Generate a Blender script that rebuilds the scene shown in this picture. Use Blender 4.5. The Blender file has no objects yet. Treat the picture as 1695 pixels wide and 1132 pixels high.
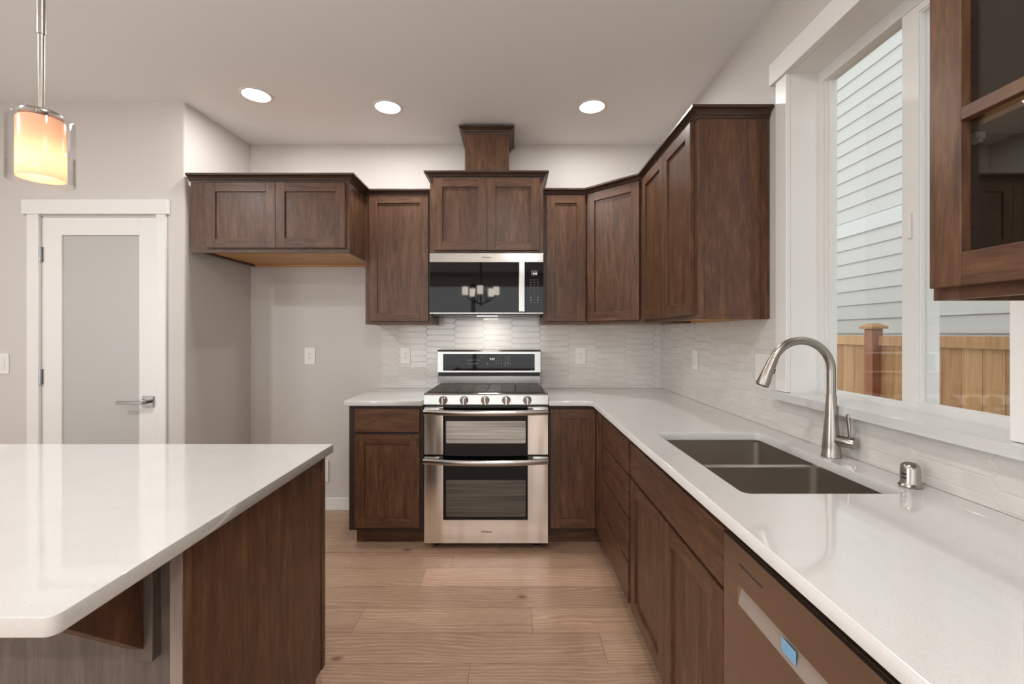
import bpy, bmesh, math, random
from mathutils import Vector, Matrix
random.seed(7)
C = bpy.context.scene.collection
S = bpy.context.scene

# ------------------------------------------------------------------ camera
H = 1.324
cam = bpy.data.cameras.new('camera'); camo = bpy.data.objects.new('camera', cam); C.objects.link(camo)
camo.location = (0, 0, H); camo.rotation_euler = (math.pi/2, 0, 0)
cam.sensor_width = 36; cam.lens = 745/1695*36
cam.shift_x = 0.0003; cam.shift_y = -14/1695
cam.clip_start = 0.02
S.camera = camo
# ------------------------------------------------------------------ world, exposure
S.view_settings.view_transform = 'Standard'; S.view_settings.look = 'None'
S.view_settings.exposure = -0.05; S.view_settings.gamma = 1; S.view_settings.use_curve_mapping = False
w = bpy.data.worlds.new('world'); S.world = w; w.use_nodes = True
wn = w.node_tree; wn.nodes['Background'].inputs[0].default_value = (0.97, 0.985, 1.0, 1); wn.nodes['Background'].inputs[1].default_value = 1.75

def area(name, loc, rot, sx, sy, power, col=(1,1,1), shape='RECTANGLE', spread=math.pi):
    l = bpy.data.lights.new(name, 'AREA'); l.shape = shape; l.size = sx
    if shape in ('RECTANGLE', 'ELLIPSE'): l.size_y = sy
    l.energy = power; l.color = col; l.spread = spread
    o = bpy.data.objects.new(name, l); o.location = loc; o.rotation_euler = rot; C.objects.link(o); return o
# daylight entering through the windows of the living area behind the camera plus an added fill on the unseen left side
DAY = (0.94, 0.975, 1.0)
area('daylight_rear_window', (-0.9, -4.66, 1.45), (math.pi/2, 0, 0), 3.6, 2.1, 28, DAY)
area('fill_left_side', (-4.66, -1.6, 1.45), (math.pi/2, 0, -math.pi/2), 2.4, 2.0, 80, DAY)
# recessed ceiling lamps (the ones in the photo and added unseen fill cans further back in the room)
CANS = [(-1.519, 2.676), (-0.776, 2.819), (0.502, 2.812)]
FILLCANS = [(-2.6, 0.9), (-0.1, 0.6), (-2.6, -1.6), (0.2, -1.6)]
WARM = (1.0, 0.985, 0.965)
for x, y in CANS: area('can_lamp', (x, y, 2.728), (0,0,0), 0.13, 0.13, 9, WARM, 'DISK')
for x, y in FILLCANS: area('can_lamp', (x, y, 2.728), (0,0,0), 0.13, 0.13, 14 if y == 0.6 else 26, WARM, 'DISK')

# ------------------------------------------------------------------ materials
def lin(c):
    return tuple(((v/255)/12.92 if v/255 <= .04045 else ((v/255+.055)/1.055)**2.4) for v in c) + (1,)
def mat(name, col=(200,200,200), rough=.5, metal=0, **k):
    m = bpy.data.materials.new(name); m.use_nodes = True
    b = m.node_tree.nodes['Principled BSDF']
    b.inputs['Base Color'].default_value = lin(col); b.inputs['Roughness'].default_value = rough; b.inputs['Metallic'].default_value = metal
    for kk, v in k.items(): b.inputs[kk.replace('_', ' ')].default_value = v
    return m
def N(m, t, **k):
    n = m.node_tree.nodes.new(t)
    for a, v in k.items(): setattr(n, a, v)
    return n
def L(m, a, b): m.node_tree.links.new(a, b)
def coords(m, scale, kind='Object'):
    tc = N(m, 'ShaderNodeTexCoord'); mp = N(m, 'ShaderNodeMapping'); mp.inputs['Scale'].default_value = scale
    L(m, tc.outputs[kind], mp.inputs['Vector']); return mp.outputs['Vector']
def noise(m, vec, sc, det=4, rough=.55, dist=0):
    n = N(m, 'ShaderNodeTexNoise'); n.inputs['Scale'].default_value = sc; n.inputs['Detail'].default_value = det
    n.inputs['Roughness'].default_value = rough; n.inputs['Distortion'].default_value = dist
    L(m, vec, n.inputs['Vector']); return n.outputs['Fac']
def ramp(m, fac, stops):
    r = N(m, 'ShaderNodeValToRGB'); e = r.color_ramp.elements
    e[0].position, e[0].color = stops[0][0], lin(stops[0][1]); e[1].position, e[1].color = stops[-1][0], lin(stops[-1][1])
    for p, c in stops[1:-1]:
        x = e.new(p); x.color = lin(c)
    L(m, fac, r.inputs['Fac']); return r.outputs['Color']
def mix(m, fac, a, b, mode='MIX'):
    n = N(m, 'ShaderNodeMix', data_type='RGBA', blend_type=mode)
    if isinstance(fac, float): n.inputs[0].default_value = fac
    else: L(m, fac, n.inputs[0])
    for s, v in ((6, a), (7, b)):
        if isinstance(v, tuple): n.inputs[s].default_value = v
        else: L(m, v, n.inputs[s])
    return n.outputs[2]
def bump(m, h, strength=.1, dist=.002):
    b = N(m, 'ShaderNodeBump'); b.inputs['Strength'].default_value = strength; b.inputs['Distance'].default_value = dist
    L(m, h, b.inputs['Height']); L(m, b.outputs['Normal'], m.node_tree.nodes['Principled BSDF'].inputs['Normal'])
def base(m, c): L(m, c, m.node_tree.nodes['Principled BSDF'].inputs['Base Color'])

def wood(name, scale, cols, rough=.40, coat=.12):
    m = mat(name, rough=rough, Coat_Weight=coat, Coat_Roughness=.25, Specular_IOR_Level=.38)
    oi = N(m, 'ShaderNodeObjectInfo')
    tc = N(m, 'ShaderNodeTexCoord'); ad = N(m, 'ShaderNodeVectorMath', operation='ADD')
    ml = N(m, 'ShaderNodeMath', operation='MULTIPLY'); ml.inputs[1].default_value = 17
    L(m, oi.outputs['Random'], ml.inputs[0]); L(m, tc.outputs['Object'], ad.inputs[0]); L(m, ml.outputs[0], ad.inputs[1])
    mp = N(m, 'ShaderNodeMapping'); mp.inputs['Scale'].default_value = scale; L(m, ad.outputs[0], mp.inputs['Vector'])
    grain = noise(m, mp.outputs['Vector'], 26, 6, .62, .6)
    fig = noise(m, mp.outputs['Vector'], 5.5, 4, .6, 1.6)
    blotch = noise(m, ad.outputs[0], 4.5, 3, .5, .4)
    c1 = ramp(m, grain, [(.22, cols[0]), (.5, cols[1]), (.8, cols[2])])
    c2 = ramp(m, fig, [(.32, cols[0]), (.52, cols[1]), (.7, cols[2])])
    c = mix(m, .5, c1, c2)
    c = mix(m, .34, c, ramp(m, blotch, [(.32, (110,108,108)), (.68, (150,147,145))]), 'OVERLAY')
    base(m, c); bump(m, grain, .05, .001)
    return m
WC = [(60,39,27), (97,67,47), (134,98,70)]
wood_v = wood('stained_maple_vertical', (3.2, 3.2, .45), WC)
wood_h = wood('stained_maple_horizontal', (.55, .55, 4.0), WC)
wood_x = wood('stained_maple_trim', (.7, .7, 5.0), [(50,34,27), (68,48,37), (90,66,50)])
grey_v = wood('maple_grey_sheen', (4.2, 4.2, .35), [(84,74,68), (104,94,88), (124,115,109)], .45)  # same stained maple, with its grey daylight sheen put into the colour
grey_l = wood('maple_pale_sheen', (4.2, 4.2, .35), [(128,114,106), (148,134,126), (164,152,144)], .45)  # paler sheen painted in for the end panel's front edge
dark_w = mat('dark_stained_edge', (48,32,26), .5)
maple = mat('raw_maple', (196,150,96), .5)
base(maple, ramp(maple, noise(maple, coords(maple, (1,6,6)), 6), [(.3, (188,140,84)), (.7, (208,164,108))]))
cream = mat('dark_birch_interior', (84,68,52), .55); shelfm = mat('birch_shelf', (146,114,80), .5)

def paint(name, col, rough=.6, b=.04):
    m = mat(name, col, rough); bump(m, noise(m, coords(m, (1,1,1)), 90, 3), b, .001); return m
wallp = paint('greige_wall_paint', (206,201,196), .65, .12)
ceilp = paint('ceiling_paint', (240,241,241), .7, .12)
white = mat('white_trim_paint', (232,231,228), .35)
vinyl = mat('white_vinyl', (226,225,222), .3)
quartz = mat('white_quartz', (222,221,218), .06, Coat_Weight=.5, Coat_Roughness=.04)
base(quartz, mix(quartz, 1.0, ramp(quartz, noise(quartz, coords(quartz, (1,1,1)), 420, 2), [(.30, (200,198,195)), (.40, (214,213,211)), (1, (217,216,214))]), ramp(quartz, noise(quartz, coords(quartz, (1,1,1)), 6, 3), [(.3, (250,250,250)), (.7, (255,255,255))]), 'MULTIPLY'))
tile = mat('glazed_tile', (216,213,208), .12, Coat_Weight=.5, Coat_Roughness=.06)
base(tile, ramp(tile, noise(tile, coords(tile, (2,2,7)), 5, 4), [(.3, (210,207,202)), (.7, (219,216,212))]))
bump(tile, noise(tile, coords(tile, (1,1,2.2)), 14, 2), .22, .003)
grout = mat('grout', (206,202,196), .8)
def steel(name, col, rough, sc, st=.05, warp=0):
    m = mat(name, col, rough, 1.0)
    n = noise(m, coords(m, sc), 60, 3); r = N(m, 'ShaderNodeMapRange'); r.inputs['To Min'].default_value = rough-.06; r.inputs['To Max'].default_value = rough+.08
    L(m, n, r.inputs['Value']); L(m, r.outputs[0], m.node_tree.nodes['Principled BSDF'].inputs['Roughness'])
    if warp: bump(m, noise(m, coords(m, (7,7,1.1)), 1.3, 1), .5, .012)   # slight oil-canning of the thin sheet
    else: bump(m, n, st, .0006)
    return m
ss = steel('brushed_steel', (170,167,163), .17, (.6,.6,12))
ssw = steel('thin_sheet_steel', (226,223,218), .17, (.6,.6,12), warp=1)
ssd = steel('brushed_steel_dishwasher', (176,160,148), .30, (12,.6,.6))
sinks = steel('brushed_sink_steel', (182,175,166), .34, (1,12,12))
nickel = mat('brushed_nickel', (168,163,156), .29, 1.0)
pocketm = mat('pocket_liner', (176,164,154), .35, .4)
chrome = mat('satin_chrome', (176,176,176), .2, 1.0)
blackg = mat('black_glass', (10,9,8), .03, Specular_IOR_Level=.28)
black = mat('black_plastic', (12,12,12), .4)
iron = mat('cast_iron_grate', (62,57,52), .42, .3)
enamel = mat('dark_enamel', (36,34,32), .25)
ovenw = mat('printed_oven_window_glare', (120,118,114), .16, .55)
base(ovenw, ramp(ovenw, noise(ovenw, coords(ovenw, (.12,1,7)), 9, 3), [(.3, (120,118,114)), (.7, (205,204,200))]))  # pale streaks painted on the printed window stand in for reflections
ovenw2 = mat('oven_window_dim_glare', (80,76,70), .16, .5)
base(ovenw2, ramp(ovenw2, noise(ovenw2, coords(ovenw2, (.12,1,7)), 9, 3), [(.3, (66,62,57)), (.7, (112,107,100))]))  # lower window: dimmer reflected streaks put into the colour
plast = mat('white_plastic', (232,230,226), .3)
slot = mat('outlet_slot', (40,38,36), .5)
frost = mat('frosted_glass', (188,188,185), .22, Specular_IOR_Level=.5)
film = mat('blue_protective_film', (120,170,205), .25)
def emit(name, col, s):
    m = mat(name, col, .5); b = m.node_tree.nodes['Principled BSDF']; b.inputs['Emission Color'].default_value = lin(col); b.inputs['Emission Strength'].default_value = s; return m
lens = emit('lamp_lens', (255,248,238), 9)
glyph = emit('lit_glyph', (235,235,230), .9)
dim_glyph = mat('printed_glyph', (170,166,160), .5)
logo = mat('dark_logo_print', (44,42,42), .4)
def glassm(name, tint=(1,1,1), ior=1.45, g=1.0):
    m = bpy.data.materials.new(name); m.use_nodes = True; nt = m.node_tree; nt.nodes.clear()
    o = nt.nodes.new('ShaderNodeOutputMaterial'); t = nt.nodes.new('ShaderNodeBsdfTransparent'); gl = nt.nodes.new('ShaderNodeBsdfGlossy')
    gl.inputs['Roughness'].default_value = .01; t.inputs[0].default_value = (*tint, 1)
    lw = nt.nodes.new('ShaderNodeLayerWeight'); lw.inputs[0].default_value = .5; pw = nt.nodes.new('ShaderNodeMath'); pw.operation = 'POWER'; pw.inputs[1].default_value = 5
    ml = nt.nodes.new('ShaderNodeMath'); ml.operation = 'MULTIPLY_ADD'; ml.inputs[1].default_value = .9*g; ml.inputs[2].default_value = ((ior-1)/(ior+1))**2*g; ml.use_clamp = True; mx = nt.nodes.new('ShaderNodeMixShader')
    nt.links.new(lw.outputs['Facing'], pw.inputs[0]); nt.links.new(pw.outputs[0], ml.inputs[0]); nt.links.new(ml.outputs[0], mx.inputs[0]); nt.links.new(t.outputs[0], mx.inputs[1]); nt.links.new(gl.outputs[0], mx.inputs[2]); nt.links.new(mx.outputs[0], o.inputs[0])
    return m
wglass = glassm('window_glass', (.975,.985,.98), 1.45, .8)
cglass = glassm('cabinet_glass', (.85,.85,.83), 1.8)
pglass = glassm('pendant_glass', (.97,.97,.97), 1.35, 1.2)
# pendant shade: opal glass lit from inside by its bulb
opal = bpy.data.materials.new('opal_glass'); opal.use_nodes = True; nt = opal.node_tree; nt.nodes.clear()
_o = nt.nodes.new('ShaderNodeOutputMaterial'); _t = nt.nodes.new('ShaderNodeBsdfTranslucent'); _d = nt.nodes.new('ShaderNodeBsdfPrincipled'); _m = nt.nodes.new('ShaderNodeMixShader')
_t.inputs[0].default_value = lin((255,234,212)); _d.inputs['Base Color'].default_value = lin((250,230,212)); _d.inputs['Roughness'].default_value = .25; _m.inputs[0].default_value = .6
nt.links.new(_d.outputs[0], _m.inputs[1]); nt.links.new(_t.outputs[0], _m.inputs[2]); nt.links.new(_m.outputs[0], _o.inputs[0])
bulbm = emit('bulb', (255,222,190), 11)
siding = mat('painted_lap_siding', (190,190,184), .6)
bump(siding, noise(siding, coords(siding, (1,1,10)), 12, 5), .25, .003)
sidingband = mat('painted_band_board', (200,202,198), .6)
cedar = mat('cedar_boards', (180,140,90), .7)
_oi = N(cedar, 'ShaderNodeObjectInfo'); _cc = mix(cedar, .5, ramp(cedar, noise(cedar, coords(cedar, (9,9,.6)), 4, 5, .6, .5), [(.3, (140,98,58)), (.7, (196,154,104))]), ramp(cedar, _oi.outputs['Random'], [(0, (146,100,58)), (1, (200,160,110))]))
base(cedar, _cc)
cedarpost = mat('cedar_post', (140,86,52), .7)
gravel = mat('gravel', (120,112,100), .9)
bronze = mat('dark_bronze', (40,34,30), .4, .6)
sofa = mat('dark_fabric', (60,58,56), .8)

# floor boards: tint comes from a colour attribute, grain from UV-like attribute
oak = mat('wide_oak_planks', rough=.34, Coat_Weight=.12, Coat_Roughness=.25)
at = N(oak, 'ShaderNodeAttribute', attribute_name='tint'); au = N(oak, 'ShaderNodeAttribute', attribute_name='shift')
tco = N(oak, 'ShaderNodeTexCoord'); ad = N(oak, 'ShaderNodeVectorMath', operation='ADD'); sc9 = N(oak, 'ShaderNodeVectorMath', operation='SCALE'); sc9.inputs[3].default_value = 20
L(oak, au.outputs['Color'], sc9.inputs[0]); L(oak, tco.outputs['Object'], ad.inputs[0]); L(oak, sc9.outputs[0], ad.inputs[1])
mp = N(oak, 'ShaderNodeMapping'); mp.inputs['Scale'].default_value = (.8, 4, 1); L(oak, ad.outputs[0], mp.inputs['Vector'])
g1 = noise(oak, mp.outputs['Vector'], 3.2, 3, .5, 1.2)
wv = N(oak, 'ShaderNodeTexWave', wave_type='BANDS', bands_direction='Y'); wv.inputs['Scale'].default_value = 6; wv.inputs['Distortion'].default_value = 16; wv.inputs['Detail'].default_value = 3; wv.inputs['Detail Scale'].default_value = .55; wv.inputs['Detail Roughness'].default_value = .4
mp2 = N(oak, 'ShaderNodeMapping'); mp2.inputs['Scale'].default_value = (.55, 2.6, 1); L(oak, ad.outputs[0], mp2.inputs['Vector']); L(oak, mp2.outputs['Vector'], wv.inputs['Vector'])
mp3 = N(oak, 'ShaderNodeMapping'); mp3.inputs['Scale'].default_value = (1.2, 16, 1); L(oak, ad.outputs[0], mp3.inputs['Vector'])
fine = noise(oak, mp3.outputs['Vector'], 14, 5, .65)
c = ramp(oak, g1, [(.3, (160,126,102)), (.7, (190,156,130))])
c = mix(oak, .42, c, ramp(oak, wv.outputs['Fac'], [(.0, (150,116,92)), (.75, (182,148,122)), (.95, (214,188,162))]))
c = mix(oak, .30, c, ramp(oak, fine, [(.3, (138,106,84)), (.7, (206,176,150))]))
knot = N(oak, 'ShaderNodeTexVoronoi', feature='F1', voronoi_dimensions='2D'); knot.inputs['Scale'].default_value = 1.9; kmp = N(oak, 'ShaderNodeMapping'); kmp.inputs['Scale'].default_value = (.7, 1.2, 1); L(oak, ad.outputs[0], kmp.inputs['Vector']); L(oak, kmp.outputs['Vector'], knot.inputs['Vector'])
kr = ramp(oak, knot.outputs['Distance'], [(.0, (110,84,66)), (.018, (160,132,110)), (.045, (255,255,255))])
c = mix(oak, .75, c, kr, 'MULTIPLY')
c = mix(oak, 1.0, c, at.outputs['Color'], 'MULTIPLY')
base(oak, c); bump(oak, fine, .08, .001)

# ------------------------------------------------------------------ mesh helpers
class B:
    def __init__(s): s.bm = bmesh.new()
    def face(s, vs, mi=0):
        try: f = s.bm.faces.new(vs); f.material_index = mi; return f
        except ValueError: return None
    def box(s, x0, x1, y0, y1, z0, z1, mi=0):
        if x0 > x1: x0, x1 = x1, x0
        if y0 > y1: y0, y1 = y1, y0
        return s.hexa([(x0,y0,z0),(x1,y0,z0),(x1,y1,z0),(x0,y1,z0),(x0,y0,z1),(x1,y0,z1),(x1,y1,z1),(x0,y1,z1)], mi)
    def hexa(s, p, mi=0):
        v = [s.bm.verts.new(q) for q in p]
        for f in ((3,2,1,0),(4,5,6,7),(0,1,5,4),(1,2,6,5),(2,3,7,6),(3,0,4,7)): s.face([v[i] for i in f], mi)
        return s
    def prism(s, pts, d, mi=0):   # pts: 3d polygon, d: extrusion vector
        a = [s.bm.verts.new(p) for p in pts]; b = [s.bm.verts.new(Vector(p)+Vector(d)) for p in pts]
        s.face(a[::-1], mi); s.face(b, mi)
        for i in range(len(a)): j = (i+1) % len(a); s.face([a[i], a[j], b[j], b[i]], mi)
        return s
    def cyl(s, p0, p1, r0, r1=None, n=24, mi=0, cap=True):
        return s.tube([p0, p1], [r0, r0 if r1 is None else r1], n, mi, cap)
    def tube(s, path, r, n=16, mi=0, cap=True):
        path = [Vector(p) for p in path]
        if not isinstance(r, (list, tuple)): r = [r]*len(path)
        rings = []; ref = None
        for i, p in enumerate(path):
            a = path[max(i-1, 0)]; b = path[min(i+1, len(path)-1)]; t = (b-a).normalized()
            if ref is None: ref = t.orthogonal().normalized()
            ref = (ref - t*ref.dot(t)).normalized(); bi = t.cross(ref)
            rings.append([s.bm.verts.new(p + (ref*math.cos(2*math.pi*k/n) + bi*math.sin(2*math.pi*k/n))*r[i]) for k in range(n)])
        for i in range(len(rings)-1):
            for k in range(n): j = (k+1) % n; s.face([rings[i][k], rings[i][j], rings[i+1][j], rings[i+1][k]], mi)
        if cap: s.face(rings[0][::-1], mi); s.face(rings[-1], mi)
        return s
    def lathe(s, prof, c, n=32, mi=0, closed=False):  # prof [(r,z)], axis z through c=(x,y)
        rings = []
        for r, z in prof:
            rings.append([s.bm.verts.new((c[0]+r*math.cos(2*math.pi*k/n), c[1]+r*math.sin(2*math.pi*k/n), z)) for k in range(n)] if r > 1e-6 else [s.bm.verts.new((c[0], c[1], z))])
        m = len(rings)
        for i in range(m if closed else m-1):
            a, b = rings[i], rings[(i+1) % m]
            for k in range(n):
                j = (k+1) % n
                if len(a) == 1 and len(b) == 1: continue
                if len(a) == 1: s.face([a[0], b[k], b[j]], mi)
                elif len(b) == 1: s.face([a[k], a[j], b[0]], mi)
                else: s.face([a[k], a[j], b[j], b[k]], mi)
        return s
    def sweep(s, path, prof, mi=0):  # path [(x,y)], outward = right-hand side of travel; prof closed [(out,z)]
        P = [Vector(p) for p in path]; rings = []
        for i, p in enumerate(P):
            d0 = (P[i]-P[i-1]).normalized() if i > 0 else None; d1 = (P[i+1]-P[i]).normalized() if i < len(P)-1 else None
            n0 = Vector((d0.y, -d0.x)) if d0 else None; n1 = Vector((d1.y, -d1.x)) if d1 else None
            if n0 is None: mtr = n1
            elif n1 is None: mtr = n0
            else: mtr = (n0+n1); mtr = mtr / (mtr.dot(n0))
            rings.append([s.bm.verts.new((p.x+mtr.x*o, p.y+mtr.y*o, z)) for o, z in prof])
        for i in range(len(rings)-1):
            for k in range(len(prof)): j = (k+1) % len(prof); s.face([rings[i][k], rings[i][j], rings[i+1][j], rings[i+1][k]], mi)
        s.face(rings[0][::-1], mi); s.face(rings[-1], mi); return s
def empty(name, loc, label=None, cat=None, group=None, kind=None):
    o = bpy.data.objects.new(name, None); o.location = loc; o.empty_display_size = .05; C.objects.link(o); tag(o, label, cat, group, kind); return o
def tag(o, label=None, cat=None, group=None, kind=None):
    if label: o['label'] = label
    if cat: o['category'] = cat
    if group: o['group'] = group
    if kind: o['kind'] = kind
    return o
def wloc(o):
    v = Vector(o.location)
    while o.parent: o = o.parent; v += Vector(o.location)
    return v
def obj(name, b, mats, parent=None, bevel=0.0, smooth=None, seg=2, **t):
    bm = b.bm; bmesh.ops.recalc_face_normals(bm, faces=bm.faces[:])
    me = bpy.data.meshes.new(name)
    vs = [v.co.copy() for v in bm.verts]
    mn = Vector((min(v.x for v in vs), min(v.y for v in vs), min(v.z for v in vs))); mx = Vector((max(v.x for v in vs), max(v.y for v in vs), max(v.z for v in vs)))
    org = Vector(((mn.x+mx.x)/2, (mn.y+mx.y)/2, mn.z))
    for v in bm.verts: v.co -= org
    bm.to_mesh(me); bm.free()
    for m in (mats if isinstance(mats, (list, tuple)) else [mats]): me.materials.append(m)
    if smooth is not None:
        me.shade_smooth(); me.set_sharp_from_angle(angle=math.radians(smooth))
    o = bpy.data.objects.new(name, me); C.objects.link(o)
    if parent: o.parent = parent; o.location = org - wloc(parent)
    else: o.location = org
    if bevel:
        md = o.modifiers.new('bevel', 'BEVEL'); md.width = bevel; md.segments = seg; md.limit_method = 'ANGLE'; md.angle_limit = math.radians(40)
    tag(o, **{k: v for k, v in t.items()})
    return o
def curve_slab(name, outer, holes, z0, z1, m, parent=None, r=.0015, **t):
    cu = bpy.data.curves.new(name, 'CURVE'); cu.dimensions = '2D'; cu.fill_mode = 'BOTH'
    cu.extrude = (z1-z0)/2 - r; cu.bevel_depth = r; cu.bevel_resolution = 2; cu.offset = -r
    for pl in [outer]+holes:
        sp = cu.splines.new('POLY'); sp.points.add(len(pl)-1); sp.use_cyclic_u = True
        for i, p in enumerate(pl): sp.points[i].co = (p[0], p[1], 0, 1)
    tmp = bpy.data.objects.new('tmp', cu); C.objects.link(tmp); bpy.context.view_layer.update()
    me = bpy.data.meshes.new_from_object(tmp.evaluated_get(bpy.context.evaluated_depsgraph_get()))
    bpy.data.objects.remove(tmp)
    b = B(); b.bm.from_mesh(me)
    for v in b.bm.verts: v.co.z += (z0+z1)/2
    for f in b.bm.faces: f.material_index = 0
    bmesh.ops.remove_doubles(b.bm, verts=b.bm.verts[:], dist=1e-5)
    return obj(name, b, m, parent, **t)
def rrect(x0, x1, y0, y1, r, n=6, corners=(1,1,1,1)):
    pts = []
    for (cx, cy, a0, on) in ((x1-r, y1-r, 0, corners[0]), (x0+r, y1-r, 90, corners[1]), (x0+r, y0+r, 180, corners[2]), (x1-r, y0+r, 270, corners[3])):
        for k in range(n+1):
            a = math.radians(a0+90*k/n); 
            if on: pts.append((cx+r*math.cos(a), cy+r*math.sin(a)))
        if not on: pts.append((x1 if a0 in (0,270) else x0, y1 if a0 in (0,90) else y0))
    return pts
def text(s, size, loc, rot, m, parent, name='lettering', bold=0.0, sx=1.0):
    cu = bpy.data.curves.new(name, 'FONT'); cu.body = s; cu.size = size; cu.extrude = .0003; cu.align_x = 'CENTER'; cu.align_y = 'CENTER'; cu.offset = bold
    tmp = bpy.data.objects.new('tmp', cu); C.objects.link(tmp); bpy.context.view_layer.update()
    me = bpy.data.meshes.new_from_object(tmp.evaluated_get(bpy.context.evaluated_depsgraph_get())); bpy.data.objects.remove(tmp)
    me.materials.clear(); me.materials.append(m)
    me.transform(Matrix.Diagonal((sx,1,1,1)))
    o = bpy.data.objects.new(name, me); C.objects.link(o); o.parent = parent; o.location = Vector(loc)-wloc(parent); o.rotation_euler = rot; return o
class F:  # local cabinet frame: u along the front, n out of the front
    def __init__(s, o, u, n): s.o = Vector(o); s.u = Vector(u).normalized(); s.n = Vector(n).normalized()
    def p(s, u, n, z): q = s.o + s.u*u + s.n*n; return (q.x, q.y, z)
    def box(s, b, u0, u1, n0, n1, z0, z1, mi=0):
        b.hexa([s.p(u0,n0,z0), s.p(u1,n0,z0), s.p(u1,n1,z0), s.p(u0,n1,z0), s.p(u0,n0,z1), s.p(u1,n0,z1), s.p(u1,n1,z1), s.p(u0,n1,z1)], mi)
def shaker(name, fr, u0, u1, z0, z1, parent, st=.057, th=.02):
    b = B(); fr.box(b, u0, u0+st, 0, th, z0, z1); fr.box(b, u1-st, u1, 0, th, z0, z1)
    fr.box(b, u0+st, u1-st, 0, th, z1-st, z1, 1); fr.box(b, u0+st, u1-st, 0, th, z0, z0+st, 1)
    fr.box(b, u0+st-.001, u1-st+.001, .002, th-.010, z0+st-.001, z1-st+.001, 0)
    return obj(name, b, [wood_v, wood_h], parent, bevel=.0012)
def slabfront(name, fr, u0, u1, z0, z1, parent, th=.02):
    b = B(); fr.box(b, u0, u1, 0, th, z0, z1); return obj(name, b, wood_h, parent, bevel=.002)
def wall_body(fr, u0, u1, z0, z1, dep, parent, foot=.0, l=1, r=1):
    b = B(); t = .018
    fr.box(b, u0, u1, -dep, 0, z0+t, z1)
    fr.box(b, u0, u1, -t, 0, z0, z0+t, 1)
    fr.box(b, u0, u0+.014, -dep, -t, z0, z0+t); fr.box(b, u1-.014, u1, -dep, -t, z0, z0+t)
    obj('carcass', b, [wood_v, wood_h], parent, bevel=.0008)
    b = B(); fr.box(b, u0+.014, u1-.014, -dep+.03, -t, z0+t-.003, z0+t-.0005); fr.box(b, u0+.014, u1-.014, -dep, -dep+.03, z0+.002, z0+t-.0005)
    obj('underside_panel', b, maple, parent, label='pale unfinished maple underside')
CROWN = lambda zt, h=.044, w=.04: [(0, zt-h), (.005, zt-h), (.007, zt-h*.82), (.012, zt-h*.74), (.016, zt-h*.55), (.026, zt-h*.36), (w-.004, zt-h*.30), (w, zt-h*.28), (w, zt), (0, zt)]

# ------------------------------------------------------------------ room shell
YB, XR, ZC = 3.385, 1.13, 2.743
def struct(name, b, m, **k): return obj(name, b, m, kind='structure', **k)
# floor of planks
b = B(); tl = b.bm.loops.layers.float_color.new('tint'); sl = b.bm.loops.layers.float_color.new('shift')
PW = .1835; spec = {0: [(-.482, (1.22,1.21,1.20))], 1: [], 2: [(-.709, (1.02,1.03,1.03)), (.093, (1.12,1.12,1.10))], 3: [(-.9, (.98,.98,.98)), (.386, (1.08,1.10,1.10))]}
k = -5
while True:
    y1 = 2.540 - k*PW; y0 = y1 - PW
    if y1 < -4.75: break
    xs = []
    if k in spec and spec[k]:
        first = spec[k][0][0]; x = first - random.uniform(1.1, 1.9); pts = [(x, None)] + spec[k]; 
        while pts[0][0] > -4.7: pts.insert(0, (pts[0][0]-random.uniform(1.2, 2.1), None))
        while pts[-1][0] < 1.2: pts.append((pts[-1][0]+random.uniform(1.3, 2.1), None))
        if k == 2: pts = [p for p in pts if not (.1 < p[0] < 1.2)]; pts.append((1.9, None))
    else:
        x = -4.8 - random.uniform(0, 1.5); pts = []
        while x < 1.3: pts.append((x, None)); x += random.uniform(1.3, 2.2)
        if k == 1: pts = [p for p in pts if not (-.9 < p[0] < .8)]
        pts.append((x, None))
    for i in range(len(pts)-1):
        x0, tint = pts[i]; x1 = pts[i+1][0]
        x0 = max(x0, -4.7); x1 = min(x1, 1.3)
        if x1 <= x0 or y0 > YB+.1: continue
        if tint is None: q = random.uniform(.90, 1.04); tint = (q, q*random.uniform(.985, 1.01), q*random.uniform(.97, 1.01))
        g = .0007; sh = (random.random(), random.random(), random.random())
        b0 = len(b.bm.faces); b.bm.faces.ensure_lookup_table()
        v = [b.bm.verts.new(p) for p in ((x0+g,y0+g,0),(x1-g,y0+g,0),(x1-g,y1-g,0),(x0+g,y1-g,0))]
        f = b.face(v)
        for lp in f.loops: lp[tl] = (*tint, 1); lp[sl] = (*sh, 1)
    k += 1
v = [b.bm.verts.new(p) for p in ((-4.8,-4.8,-.002),(1.3,-4.8,-.002),(1.3,3.6,-.002),(-4.8,3.6,-.002))]; b.face(v, 1)
v = [b.bm.verts.new(p) for p in ((-4.8,-4.8,-.1),(1.3,-4.8,-.1),(1.3,3.6,-.1),(-4.8,3.6,-.1))]; b.face(v, 1)
fl = bpy.data.meshes.new('floor'); b.bm.to_mesh(fl); fl.materials.append(oak); fl.materials.append(dark_w)
flo = bpy.data.objects.new('floor', fl); C.objects.link(flo); flo['kind'] = 'structure'; flo['label'] = 'wide brown oak plank floor'
struct('ceiling', B().box(-4.8, 1.3, -4.8, 3.6, ZC, ZC+.1), ceilp)
struct('wall_back', B().box(-1.99, 1.3, YB, YB+.15, 0, ZC), wallp)
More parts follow.
